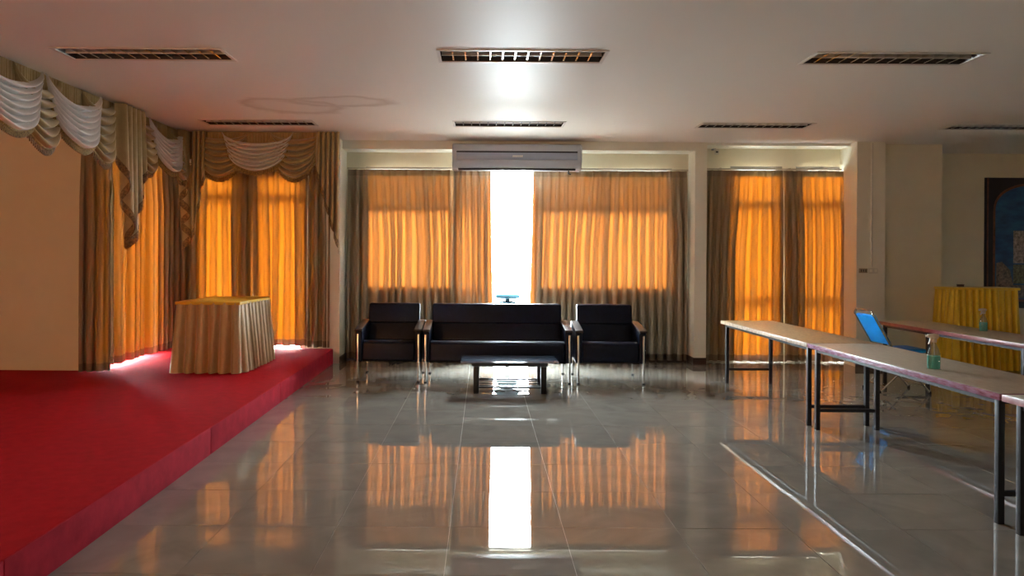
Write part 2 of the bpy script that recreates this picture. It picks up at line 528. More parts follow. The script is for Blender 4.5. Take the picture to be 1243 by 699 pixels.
def baseboard(name, x0, x1, y0, y1, label):
    struct(bx(name, M['base'], None, x0, x1, y0, y1, 0.0, 0.09), label, 'baseboard')
baseboard('baseboard_pillar', -1.93, -1.915, 9.96, 10.42, 'dark brown baseboard at the foot of the left pillar')
baseboard('baseboard_back_left', -1.915, -0.02, 10.402, 10.42, 'dark brown baseboard under the left sofa window')
baseboard('baseboard_back_right', 0.78, 2.855, 10.402, 10.42, 'dark brown baseboard under the right sofa window')
baseboard('baseboard_pier', 2.85, 3.03, 10.062, 10.08, 'dark brown baseboard at the foot of the narrow pier')
baseboard('baseboard_pier_side', 2.855, 2.87, 10.08, 10.40, 'dark brown baseboard along the side of the narrow pier')
baseboard('baseboard_column', 4.99, 5.38, 9.925, 9.94, 'dark brown baseboard at the foot of the switch column')
baseboard('baseboard_block', 5.38, 6.27, 10.135, 10.15, 'dark brown baseboard along the right wall block')
baseboard('baseboard_far', 6.27, 9.7, 10.985, 11.0, 'dark brown baseboard below the banner')

# ground added outside: pale part bounces sun to the ceiling, dark part limits it
struct(bx('terrace', M['ground'], None, -6.4, 9.9, 11.4, 13.2, -0.30, -0.16), 'pale terrace added outside the window wall to bounce sun indoors', 'terrace')
struct(bx('light_shaping_ground', M['far_ground'], None, -12, 14, 13.2, 26, -0.34, -0.2), 'unseen dark ground added beyond the terrace to dim the nearer ceiling', 'yard')
struct(bx('plinth', M['ground'], None, -6.4, 6.27, 10.2, 11.4, -0.30, -0.16), 'pale concrete plinth under the window wall', 'terrace')

# ------------------------------------------------------------------ glazed windows and doors
def glazed(name, label, cat, p0, d, width, z0, z1, mull, trans, fr=0.05, shade_above=None, glass='pane'):
    """p0: start of the opening, d: unit direction along the wall; frame bars and one pane per field"""
    root = struct(empty(name, p0, math.atan2(d[1], d[0])), label, cat)
    xs_ = [0] + list(mull) + [width]
    zs_ = [z0] + list(trans) + [z1]
    for k, x in enumerate(xs_):
        a = x if k == 0 else (x - fr if k == len(xs_) - 1 else x - fr/2)
        bx('frame_post', M['alu'], root, a, a + fr, -0.03, 0.03, z0, z1)
    for k, z in enumerate(zs_):
        a = z if k == 0 else (z - fr if k == len(zs_) - 1 else z - fr/2)
        for q in range(len(xs_) - 1):
            l = xs_[q] + (fr if q == 0 else fr/2); r = xs_[q+1] - (fr if q == len(xs_) - 2 else fr/2)
            bx('frame_rail', M['alu'], root, l, r, -0.03, 0.03, a, a + fr)
    for q in range(len(xs_) - 1):
        for k in range(len(zs_) - 1):
            l = xs_[q] + (fr if q == 0 else fr/2); r = xs_[q+1] - (fr if q == len(xs_) - 2 else fr/2)
            b = zs_[k] + (fr if k == 0 else fr/2); t = zs_[k+1] - (fr if k == len(zs_) - 2 else fr/2)
            shade_tint = shade_above is not None and zs_[k] >= shade_above - 1e-3
            bx('pane', M['shade_tint'] if shade_tint else M[glass], root, l, r, -0.003, 0.003, b, t)
    return root

YG = YB + 0.035
glazed('window_1', 'aluminium window behind the left sofa curtain', 'window', (-1.66, YG, 0), (1, 0), 1.68, 0.98, 2.70, [0.84], [2.12], shade_above=2.12)
glazed('door_1', 'glazed door seen bright between the sofa curtains', 'door', (0.02, YG, 0), (1, 0), 0.72, 0.0, 2.70, [], [], fr=0.04)
glazed('window_2', 'aluminium window behind the right sofa curtain', 'window', (0.74, YG, 0), (1, 0), 1.90, 0.98, 2.70, [0.95], [2.12], shade_above=2.12)
glazed('door_2', 'glazed door behind the left curtain panel of the double door', 'door', (3.46, YG, 0), (1, 0), 0.73, 0.0, 2.74, [], [0.88, 2.22], fr=0.09)
glazed('door_3', 'glazed door behind the curtain panel next to the switch column', 'door', (4.38, YG, 0), (1, 0), 0.70, 0.0, 2.74, [], [0.88, 2.22], fr=0.09)
YGS = YS + 0.045
glazed('door_4', 'glazed door behind the left stage back curtain', 'door', (-3.92, YGS, 0), (1, 0), 0.61, 0.0, 2.60, [], [2.24], fr=0.10)
glazed('door_5', 'glazed door behind the right stage back curtain', 'door', (-3.12, YGS, 0), (1, 0), 0.72, 0.0, 2.60, [], [2.24], fr=0.10)
glazed('door_6', 'glazed double door behind the stage side curtains', 'door', (XL-.045, 8.14, 0), (0, 1), 1.24, 0.0, 2.60, [0.62], [2.24], fr=0.08)
glazed('added_fill_window', 'unseen amber window added behind the viewer for warm fill light', 'window', (RW[0], -3.3, 0), (1, 0), RW[1] - RW[0], 1.2, 2.2, [0.25], [], glass='amber')  # added out of view as a warm fill for the room
portal((0.38, YB+.2, 1.35), (0, -1, 0), 0.72, 2.70)
portal(((RW[0] + RW[1])/2, -3.42, 1.7), (0, 1, 0), 0.5, 1.0)

# small round garden table outside, seen through the gap
gt = tag(empty('garden_table', (0.405, 12.35, -0.16)), 'small round blue garden table outside seen through the bright gap', 'table')
MB().lathe([(0.0, 0.92), (0.18, 0.92), (0.205, 0.935), (0.205, 0.965), (0.18, 0.985), (0.0, 0.985)], 32).build('table_top', M['garden'], gt, True)
MB().lathe([(0.04, 0.0), (0.04, 0.92)], 16).build('pedestal', M['garden'], gt, True)
MB().lathe([(0.2, 0.0), (0.19, 0.03), (0.05, 0.07)], 24).build('foot', M['garden'], gt, True)
MB().lathe([(0.14, 0.76), (0.19, 0.78), (0.15, 0.86), (0.05, 0.88)], 24).build('shelf', M['garden'], gt, True)

# ------------------------------------------------------------------ curtains
def curtain(label, p0, p1, zt, zb, npl, amp, seed, into, b0=0.0, b1=0.0, mat='curtain', group=None, cat='curtain'):
    """hanging panel from p0 to p1 (plan), folds along `into`; b0/b1 shift the two side edges at the hem"""
    rg = random.Random(seed)
    p0 = Vector((p0[0], p0[1])); p1 = Vector((p1[0], p1[1]))
    d = (p1 - p0); Ln = d.length; d.normalize()
    n = Vector(into).normalized()
    root = tag(empty('curtain', (p0.x, p0.y, 0)), label, cat, group)
    A = [rg.uniform(.65, 1.25) for _ in range(npl + 2)]
    W = [0.0]
    for _ in range(npl): W.append(W[-1] + rg.uniform(.7, 1.3))
    W = [x / W[-1] for x in W]
    drift = [rg.uniform(-.5, .5) for _ in range(npl + 2)]
    seg = 12
    lam = Ln / npl
    def pt(t, z):
        k = min(int(t * npl), npl - 1); u = t * npl - k
        h = (zt - z) / (zt - zb)                       # 0 at the top
        s = (W[k] + (W[k+1] - W[k]) * u) * Ln
        e = (k / npl) * Ln + u * lam
        s = e + (s - e) * min(1, h * 2.5)              # even at the heading, irregular below
        amp_ = amp * (0.30 + 0.70 * min(1, h * 4)) * (A[k] * (1-u) + A[k+1] * u)
        c = math.cos(2 * PI * u)
        ridge = (0.5 + 0.5 * c)
        if h < 0.08: ridge = ridge ** 2.5
        else: ridge = ridge ** (1.0 + 1.5 * max(0, 0.25 - h) / 0.25)
        off = amp_ * (ridge - 0.45) * 2
        s += lam * 0.16 * math.sin(4 * PI * u) * min(1, h * 4)
        dr = drift[k] * (1-u) + drift[k+1] * u
        s += dr * lam * 0.8 * h * h * math.sin(PI * min(1, max(0, s / Ln)))
        off += 0.25 * amp * math.sin(3.0 * h + 6 * dr)*h
        s += h ** 1.5 * (b0 * (1 - s / Ln) + b1 * (s / Ln))
        q = d * s + n * off
        return (q.x, q.y, z)
    def part(name, m, za, zb_, nv):
        MB().grid(lambda t, v: pt(t, za + (zb_ - za) * v), npl * seg, nv).build(name, M[m], root, True, 80)
    part('fabric', mat, zt - 0.085, zb + 0.085, 22)
    part('heading_tape', 'curtain_head', zt, zt - 0.085, 2)
    part('hem', 'curtain_hem', zb + 0.085, zb, 2)
    return root

G1 = 'curtains behind the sofas'; G2 = 'stage curtains'; G3 = 'curtains of the double door on the right'
YC = 10.36
fwd = (0, -1)
curtain('wide orange lit pleated curtain panel behind the left armchair', (-1.90, YC), (-0.36, YC), 2.655, 0.02, 13, .050, 1, fwd, mat='curtain_mid', group=G1)
curtain('gathered greyish curtain panel at the left edge of the bright gap', (-0.42, YC-.10), (0.10, YC-.10), 2.655, 0.02, 6, .040, 2, fwd, -.03, 0.05, mat='curtain_mid', group=G1)
curtain('wide orange lit pleated curtain panel behind the right armchair', (0.68, YC), (2.83, YC), 2.655, 0.02, 18, .050, 3, fwd, -0.06, 0, mat='curtain_mid', group=G1)
curtain('orange lit door curtain panel hanging left of the thin light slit', (3.05, YC-.04), (4.162, YC-.04), 2.67, 0.02, 9, .046, 4, fwd, -.06, 0.0, group=G3)
curtain('orange lit door curtain panel hanging next to the switch column', (4.166, YC-.03), (5.12, YC-.03), 2.67, 0.02, 8, .046, 5, fwd, 0.012, -.02, group=G3)
YK = 10.0
curtain('orange lit stage curtain panel behind the left part of the skirted table', (-4.05, YK), (-3.085, YK), 2.66, 0.235, 7, .050, 6, fwd, 0, 0.0, group=G2)
curtain('orange lit stage curtain panel right of the skirted table', (-3.10, YK-.03), (-2.36, YK-.03), 2.66, 0.235, 5, .050, 7, fwd, .04, 0, group=G2)
curtain('unlit beige curtain bunch against the white pillar', (-2.36, YK-.02), (-2.06, YK-.02), 2.66, 0.215, 3, .040, 17, fwd, 0, 0, group=G2)
curtain('orange lit side curtain panel next to the beige bunch', (-4.06, 8.04), (-4.06, 8.955), 2.66, 0.245, 6, .050, 8, (1, 0), group=G2)
curtain('orange lit side curtain panel beside the stage corner', (-4.06, 8.96), (-4.06, 9.915), 2.66, 0.245, 6, .050, 9, (1, 0), group=G2)
curtain('beige gathered stage curtain bunch against the left wall face', (-4.25, 7.84), (-3.97, 7.90), 2.66, 0.205, 3, .045, 10, fwd, group=G2)

def rail(label, x0, x1, y0, y1, z, n, axis):
    root = tag(empty('curtain_rail', ((x0+x1)/2, (y0+y1)/2, z)), label, 'curtain rail')
    hx, hy = (x1-x0)/2, (y1-y0)/2
    bx('track', M['rail'], root, -hx, hx, -hy, hy, -0.006, 0.014)
    for k in range(n):
        f = (k + .5) / n * 2 - 1
        cx, cy = (f*hx, 0) if axis == 'x' else (0, f*hy)
        o = bx('bracket', M['rail'], root, cx-.012 if axis == 'x' else -.005, cx+.012 if axis == 'x' else hx, -.005 if axis == 'x' else cy-.012, (YB-(y0+y1)/2) if axis == 'x' and z < 2.69 and x0 > -1.95 else cy+.012, .0, .022)
rail('long curtain rail above the sofa curtains', -1.91, 2.85, YC-.012, YC+.012, 2.668, 6, 'x')
rail('curtain rail above the double door curtains', 3.05, 4.98, YC-.052, YC-.028, 2.683, 4, 'x')
rail('curtain rail hidden under the stage back valance', -4.0, -2.1, YK-.012, YK+.012, 2.672, 4, 'x')
rail('curtain rail hidden under the stage side valance', -4.072, -4.048, 8.0, 9.85, 2.672, 4, 'y')

# ------------------------------------------------------------------ valances (pelmet, swags, tails)
def swag_fn(w_, h, top, nf, depth, flatpow=0.58):
    def f(u, v):
        k = 4 * u * (1 - u)
        ph = v * nf
        fr = ph - math.floor(ph)
        roll = math.sin(PI * fr) ** 0.7              # each fold a soft roll with a sharp valley
        sag = top + (h - top) * v
        z = -(0.38 * h * v * (1 - k) ** 1.3 + sag * k ** flatpow)
        amp = depth * (0.25 + 0.75 * k ** .5)
        y = -(0.02 + amp * roll + 0.07 * k * v)
        z -= 0.018 * k * fr * (1 - fr) * 4           # rolls hang over the valley below
        s = w_ * (u - 0.5) * (1 - 0.16 * v)
        return s, y, z
    return f

def swag(parent, s, w_, h, top, mat, proud, nf=7, depth=0.08):
    """in the parent's frame: x along the pelmet, -y towards the room, z=0 pelmet top"""
    f = swag_fn(w_, h, top, nf, depth)
    o = MB().grid(f, 36, nf * 10).build('swag', M[mat], parent, True, 75, loc=(s, -proud, 0))
    o['label'] = ('white' if mat == 'white_satin' else 'gold') + ' satin swag with tasselled fringe'
    br = MB()
    pts = [f(i / 40, 1.0) for i in range(41)]
    br.tube([(x, y - .012, z) for x, y, z in pts], 0.016, 6)
    br.build('braid', M['fringe'], o, True, 80)
    fr = MB()
    nT = max(6, int(w_ * 1.35 / 0.028))
    for i in range(nT):
        u = (i + .5) / nT
        x, y, z = f(u, 1.0)
        b = len(fr.v)
        fr.tube([(x, y - .012, z), (x, y - .014, z - .030), (x, y - .012, z - .062)], [0.004, 0.010, 0.009], 5)
    fo = fr.build('fringe', M['trim'] if mat == 'gold_satin' else M['fringe'], o, True, 80)
    fo['kind'] = 'stuff'
    return o

def tail(parent, s0, s1, prof, npl, proud, mat='gold_satin', label=None):
    """cascading tail: accordion folds from s0 to s1 whose length follows prof(t); trim along the hem"""
    w_ = s1 - s0
    def xy(t):
        k = t * npl
        i = math.floor(k); fr = k - i
        # zig-zag: forward stroke then shorter return stroke
        if fr < 0.68: q = fr / 0.68 * 1.35
        else: q = 1.35 - (fr - 0.68) / 0.32 * 0.35
        x = (i + q) / npl * w_ / (1 + 0.35 / npl)
        y = -(0.012 + 0.11 * (0.5 - 0.5 * math.cos(2 * PI * fr)))
        return s0 + x, y
    def f(t, v):
        x, y = xy(t)
        z = -prof(t) * v
        return x, y * (0.75 + 0.25 * v) , z
    o = MB().grid(f, npl * 12, 14).build('tail', M[mat], parent, True, 75, loc=(0, -proud, 0))
    o['label'] = label or 'gold satin tail hanging in stepped folds'
    tr = MB()
    def g(t, v):
        x, y = xy(t)
        L_ = prof(t)
        return x, y - .006, -(L_ - .085 + .105 * v)
    tr.grid(g, npl * 12, 3)
    tr.build('hem_trim', M['trim'], o, True, 75)
    return o

def pelmet_back(parent, s0, s1, h):
    n = int((s1 - s0) / 0.035)
    def f(t, v):
        return s0 + (s1 - s0) * t, -0.012 - 0.012 * math.sin(t * n * 2 * PI) * (.4 + .6*v) - .005 * math.sin(t * n * 1.37), -h * v
    MB().grid(f, n * 6, 4).build('gathered_backing', M['gold_satin'], parent, True, 80)

ZV = 3.005
# side run: local x runs along world +Y, room side is +X
vl = tag(empty('swag_valance', (-3.86, 0, ZV), R(90)), 'long white and gold swagged valance along the left side of the stage', 'valance', 'stage valances')
bx('pelmet_board', M['gold_satin'], vl, 5.2, 9.41, 0.0, 0.03, -0.30, 0.012)
pelmet_back(vl, 5.2, 9.41, 0.34)
for s, w_, h, top, m_, pr, nf in ((5.08, .62, .60, .12, 'gold_satin', .0, 6), (6.36, .66, .66, .14, 'gold_satin', .0, 6), (7.36, .62, .66, .10, 'gold_satin', .0, 6), (8.34, .60, .64, .10, 'gold_satin', .0, 6), (9.20, .46, .64, .10, 'gold_satin', .0, 6),
                                  (5.88, .96, .58, .17, 'white_satin', .04, 7), (6.87, .92, .58, .17, 'white_satin', .04, 7), (8.84, .90, .57, .17, 'white_satin', .04, 7)):
    swag(vl, s, w_, h, top, m_, pr, nf)
tail(vl, 7.60, 8.14, lambda t: 0.55 + 0.95 * (1 - abs(t - .42) / .58) ** 1.0 if t > .42 else 0.60 + 0.90 * (t / .42), 5, 0.06)
tail(vl, 9.20, 9.38, lambda t: 0.60 + 0.90 * t, 3, 0.04)
# back run
vb = tag(empty('swag_valance', (0, 9.45, ZV)), 'short white and gold swagged valance at the back of the stage', 'valance', 'stage valances')
bx('pelmet_board', M['gold_satin'], vb, -3.84, -1.94, 0.0, 0.03, -0.30, 0.012)
pelmet_back(vb, -3.84, -1.94, 0.34)
for s, w_, h, top, m_, pr, nf in ((-3.34, .66, .58, .08, 'gold_satin', .0, 6), (-2.40, .62, .58, .08, 'gold_satin', .0, 6), (-2.87, .90, .50, .14, 'white_satin', .04, 7)):
    swag(vb, s, w_, h, top, m_, pr, nf)
tail(vb, -3.71, -3.52, lambda t: 1.50 - 0.95 * t, 3, 0.04)
tail(vb, -2.14, -1.82, lambda t: 0.50 + 1.02 * t, 5, 0.05)
bx('pelmet_return', M['gold_satin'], vb, -1.955, -1.94, 0.03, 0.50, -0.30, 0.012)

# ------------------------------------------------------------------ stage
st = tag(empty('stage', (-4.0, 5.5, 0)), 'low stage platform covered in red carpet', 'stage')
SX0, SX1, SY0, SY1, SH = -6.18, -1.93, 1.2, 9.955, 0.2
def sxy(y): return -1.915 - (y - 1.2) * 0.0115
dk = MB()
def P(x, y, z): return (x + 4.0, y - 5.5, z)
poly = [(SX0, SY0), (sxy(SY0), SY0), (sxy(SY1), SY1), (SX0 + 1.75, SY1), (SX0 + 1.75, 8.12), (SX0, 7.92)]
poly = [(SX0, SY0), (sxy(SY0), SY0), (sxy(SY1), SY1), (-4.24, SY1), (-4.24, 7.94), (SX0, 7.94)]
dk.prism(poly, lambda p, q, t: P(p, q, t), SH - 0.03, SH)
dk.build('deck_carpet', M['carpet'], st, bevel=0.008)
# riser pieces with seams
cuts = [SY0, 3.0, 5.35, 7.25, 9.05, SY1]
for a, b in zip(cuts[:-1], cuts[1:]):
    m = MB()
    g = 0.004
    q = [(sxy(a+g) - .03, a + g), (sxy(a+g) + .004, a + g), (sxy(b-g) + .004, b - g), (sxy(b-g) - .03, b - g)]
    m.prism(q, lambda p, q_, t: P(p, q_, t), 0.001, SH - 0.006)
    m.build('riser_carpet', M['riser_carpet'], st, bevel=0.004)
fm = MB().prism([(SX0, SY0+.02), (sxy(SY0) - .04, SY0+.02), (sxy(SY1) - .04, SY1), (-4.24, SY1), (-4.24, 7.94), (SX0, 7.94)], lambda p, q, t: P(p, q, t), 0.001, SH - 0.03)
fm.build('platform_frame', M['base'], st)

# ------------------------------------------------------------------ skirted tables
def skirt_table(name, label, loc, rz, wx, wy, h, mskirt, mtop, npl, flare, seed, ntop=0.004, group=None):
    rg = random.Random(seed)
    root = tag(empty(name, loc, rz), label, 'table', group)
    # perimeter of a rounded rectangle
    r = 0.03
    pts = []
    def seg_(a, b, n):
        for i in range(n): pts.append((a[0] + (b[0]-a[0]) * i / n, a[1] + (b[1]-a[1]) * i / n))
    def arc(cx, cy, a0, n=6):
        for i in range(n): a = a0 + PI/2 * i / n; pts.append((cx + r*math.cos(a), cy + r*math.sin(a)))
    X, Y = wx/2, wy/2
    res = 0.005
    seg_((-X+r, -Y), (X-r, -Y), int(wx/res)); arc(X-r, -Y+r, -PI/2)
    seg_((X, -Y+r), (X, Y-r), int(wy/res)); arc(X-r, Y-r, 0)
    seg_((X-r, Y), (-X+r, Y), int(wx/res)); arc(-X+r, Y-r, PI/2)
    seg_((-X, Y-r), (-X, -Y+r), int(wy/res)); arc(-X+r, -Y+r, PI)
    n = len(pts)
    cum = [0.0]
    for i in range(n): cum.append(cum[-1] + math.dist(pts[i], pts[(i+1) % n]))
    per = cum[-1]
    npl = int(per / npl)
    nrm = []
    for i in range(n):
        a, b = pts[i-1], pts[(i+1) % n]
        dx, dy = b[0]-a[0], b[1]-a[1]; l = math.hypot(dx, dy)
        nrm.append((dy/l, -dx/l))
    am = [rg.uniform(.6, 1.3) for _ in range(npl + 1)]
    sh = [rg.uniform(-.18, .18) for _ in range(npl + 1)]
    def f(u, v):
        i = int(round(u * n)) % n
        p = cum[i] / per * npl
        k = int(p) % npl; fr = p - int(p)
        fr2 = fr + sh[k] * v * math.sin(PI * fr)
        # box pleat: wide flat front, narrow deep crease
        cr = math.exp(-((fr2 - .5) / (.13 + .07*v)) ** 2)
        bulge = 0.5 + 0.5 * math.cos(2*PI*(fr2 - .0))
        off = 0.004 + v * flare + (0.020 + 0.030 * v) * am[k] * (bulge * .5 - cr * 1.15)
        return pts[i][0] + nrm[i][0]*off, pts[i][1] + nrm[i][1]*off, (h - ntop) * (1 - v) + 0.004 * v
    MB().grid(f, n, 12, wrap=True).build('skirt', M[mskirt], root, True, 80)
    cl = MB().box(-X-.014, X+.014, -Y-.014, Y+.014, h - 0.028, h + 0.006).build('top_cloth', M[mtop], root, bevel=0.010)
    bx('table_board', M['base'], root, -X+.03, X-.03, -Y+.03, Y-.03, h - .06, h - .03)
    for sx in (-1, 1):
        for sy in (-1, 1):
            bx('leg', M['steel'], root, sx*(X-.06)-.015, sx*(X-.06)+.015, sy*(Y-.06)-.015, sy*(Y-.06)+.015, 0.0, h - .06)
    return root

skirt_table('skirted_table', 'gold topped table with a pleated tan satin skirt on the red stage', (-2.90, 8.36, SH), R(0), 0.66, 1.10, 0.745, 'skirt', 'cloth_gold', .118, 0.055, 3)
yt = skirt_table('skirted_table', 'tall table draped in a pleated bright yellow skirt by the far wall', (6.58, 9.90, 0), R(0), 0.84, 0.42, 1.075, 'yellow', 'yellow', .085, 0.05, 5)
# small dark box lying on the yellow table
sbx = tag(empty('small_box', (6.42, 9.98, 1.082)), 'tiny dark brown box lying on the yellow draped table', 'box')
bx('body', M['base'], sbx, -.035, .035, -.025, .025, 0, .022, bevel=.003)
bx('lid', M['armwood'], sbx, -.037, .037, -.027, .027, .0225, .032, bevel=.002)

# ------------------------------------------------------------------ sofas
def seat(name, label, cat, cx, yf, w_, group, torn=False, rz=0.0):
    """origin at the floor under the front centre; x across, +y to the back"""
    root = tag(empty(name, (cx, yf, 0), rz), label, cat, group)
    hw = w_ / 2
    aw = 0.075
    # arm panels (inside the legs), flush lower rail
    for s in (-1, 1):
        m = MB()
        prof = [(0.02, 0.235), (0.74, 0.235), (0.74, 0.60), (0.62, 0.655), (0.02, 0.585)]
        m.prism(prof, lambda p, q, t: (t, p, q), s*hw - (aw if s > 0 else 0), s*hw + (0 if s > 0 else aw))
        m.build('arm_panel', M['vinyl'], root, bevel=0.014, seg=3)
        m = MB()
        prof = [(-0.005, 0.586), (0.58, 0.650), (0.60, 0.668), (0.58, 0.676), (-0.005, 0.612), (-0.012, 0.60)]
        m.prism(prof, lambda p, q, t: (t, p, q), s*hw - (aw + .006 if s > 0 else .006), s*hw + (.006 if s > 0 else aw + .006))
        m.build('arm_rest', M['armwood'], root, bevel=0.006, seg=2)
        # chrome legs: front runs up the arm face, rear is short
        xl = s * (hw - 0.030)
        MB().box(-.011, .011, -.012, .012, 0.012, 0.555).build('leg', M['chrome'], root, bevel=0.004, loc=(xl, 0.008, 0))
        MB().box(-.011, .011, -.012, .012, 0.012, 0.26).build('leg', M['chrome'], root, bevel=0.004, loc=(xl - s * .0, 0.715, 0))
        for yq in (0.008, 0.715):
            MB().lathe([(0.016, 0), (0.018, 0.004), (0.018, 0.014), (0.012, 0.018)], 14).build('foot_glide', M['lining'], root, True, loc=(xl, yq, 0))
    iw = hw - aw - 0.003
    # seat cushion, rounded front edge, slightly crowned
    m = MB()
    prof = [(0.035, 0.245), (0.68, 0.245), (0.68, 0.42), (0.40, 0.445), (0.12, 0.475), (0.06, 0.468), (0.035, 0.44)]
    m.prism(prof, lambda p, q, t: (t, p, q), -iw, iw)
    m.build('seat_cushion', M['vinyl'], root, bevel=0.02, seg=3)
    # back: lower and upper cushions with a seam between
    def back(z0, z1, y0, y1, th, hwid, nm, bv):
        m = MB()
        prof = [(y0, z0), (y0 + th, z0), (y1 + th * .85, z1), (y1, z1)]
        m.prism(prof, lambda p, q, t: (t, p, q), -hwid, hwid)
        m.build(nm, M['vinyl'], root, bevel=bv, seg=3)
    bw = iw + 0.012
    back(0.435, 0.642, 0.50, 0.545, 0.15, iw, 'lower_back_cushion', 0.016)
    back(0.640, 0.872, 0.535, 0.60, 0.135, bw, 'upper_back_cushion', 0.028)
    bx('back_panel', M['lining'], root, -iw, iw, 0.69, 0.715, 0.245, 0.62)
    # thin dust lining below
    ln = MB()
    nn = int(w_ / .03)
    rg = random.Random(int(w_ * 1000) + int(cx * 100))
    hang = [rg.uniform(.004, .016) for _ in range(nn + 1)]
    def lf(u, v):
        i = int(round(u * nn))
        return -hw + .03 + (w_ - .06) * u, 0.03 + 0.64 * v, 0.243 - hang[i] * (1 - v) - 0.008 * math.sin(PI * v)
    ln.grid(lf, nn, 4).build('dust_lining', M['lining'], root, True)
    if torn:
        for k, (x, ww, dz) in enumerate(((0.06, .05, .050), (0.13, .07, .036), (0.02, .022, .062))):
            t = MB()
            zt = 0.232
            t.prism([(x - ww, zt), (x + ww, zt - .006), (x + ww*.25, zt - dz*.55), (x - ww*.5, zt - dz), (x - ww*.55, zt - dz*.45)][::-1], lambda p, q, tt: (p, tt, q), 0.036 + .004*k, 0.039 + .004*k)
            o = t.build('torn_lining_flap', M['lining'], root)
    return root

SG = 'dark vinyl sofa set below the windows'
seat('armchair', 'dark vinyl armchair with torn lining hanging below, left of the sofa', 'armchair', -1.085, 8.47, 0.755, SG, torn=True)
seat('sofa', 'long dark navy vinyl sofa with chrome legs below the bright gap', 'sofa', 0.165, 8.43, 1.70, SG)
seat('armchair', 'dark vinyl armchair right of the sofa with intact lining', 'armchair', 1.455, 8.42, 0.80, SG, rz=R(-1.5))

# ------------------------------------------------------------------ coffee table
ct = tag(empty('coffee_table', (0.285, 8.10, 0)), 'low black coffee table with dark patterned glass top, bluish shine in its colour, before the sofa', 'coffee table')
bx('glass_top', M['tabglass'], ct, -.52, .52, -.29, .29, .318, .333, bevel=.004)
for yy_ in (-.26, .26):
    bx('top_rail', M['black'], ct, -.40, .40, yy_-.02, yy_+.02, .285, .3175)
for s in (-1, 1):
    bx('side_rail', M['black'], ct, s*.355-.03, s*.355+.03, -.24, .24, .285, .3175)
    for yy_ in (-.27, .27):
        bx('leg', M['black'], ct, s*.355-.030, s*.355+.030, yy_-.03, yy_+.03, 0, .285, bevel=.004)
for yy_ in (-.27, .27):
    bx('lower_rail', M['black'], ct, -.325, .325, yy_-.012, yy_+.012, .055, .075)
bx('middle_rail', M['black'], ct, -.325, .325, .255, .285, .245, .256)
for k in range(3):
    yk = -.15 + .15*k
    bx('shelf_bar', M['black'], ct, -.325, .325, yk-.008, yk+.008, .058, .070)

# ------------------------------------------------------------------ long tables on the right
def long_table(label, cx, y0, y1, mtop, medge, group, zt=0.72):
    L_ = y1 - y0
    root = tag(empty('long_table', (cx, (y0+y1)/2, 0)), label, 'table', group)
    hy = L_/2 - .003; hx = .305
    bx('table_top', M[mtop], root, -hx+.012, hx-.012, -hy+.012, hy-.012, zt-.030, zt, bevel=.002)
    for s in (-1, 1):
        bx('edge_band', M[medge], root, s*hx-.0115 if s > 0 else -hx, s*hx if s > 0 else -hx+.0115, -hy, hy, zt-.037, zt-.001, bevel=.003)
        bx('edge_band', M[medge], root, -hx+.0117, hx-.0117, (hy-.0115) if s > 0 else -hy, hy if s > 0 else -hy+.0115, zt-.037, zt-.001, bevel=.003)
        bx('apron_rail', M['steel'], root, s*(hx-.055)-.0125, s*(hx-.055)+.0125, -hy+.06, hy-.06, zt-.068, zt-.0375)
        ye = s*(hy - .075)
        bx('end_rail', M['steel'], root, -hx+.07, hx-.07, ye-.0125, ye+.0125, zt-.066, zt-.0375)
        for sx in (-1, 1):
            xl = sx*(hx-.055)
            bx('leg', M['steel'], root, xl-.0175, xl+.0175, ye-.0175, ye+.0175, 0.0, zt-.038, bevel=.003)
        bx('crossbar', M['steel'], root, -hx+.075, hx-.075, ye-.0125, ye+.0125, .150, .178)
    bx('middle_rail', M['steel'], root, -hx+.07, hx-.07, -.0125, .0125, zt-.066, zt-.0375)
    return root
TG = 'long tables set end to end on the right'
X1 = 2.765 + .305
long_table('long tan topped table with worn pale edges before the double door curtains', X1, 6.335, 8.64, 'top_tan', 'edge_tan', TG)
long_table('long grey topped table with red lilac edge carrying the nearer spray bottle', X1, 3.965, 6.325, 'top_grey', 'edge_lilac', TG)
long_table('grey topped table with dark red edge, nearest the viewer at the right border', X1, 1.60, 3.955, 'top_grey', 'edge_red', TG)
X2 = 4.63 + .305
long_table('long brown topped table with dark red edge between the blue chair and yellow table', X2, 6.34, 8.72, 'top_brown', 'edge_red', TG)
long_table('brown topped table continuing the rear row beyond the right picture border', X2, 3.96, 6.33, 'top_brown', 'edge_red', TG)

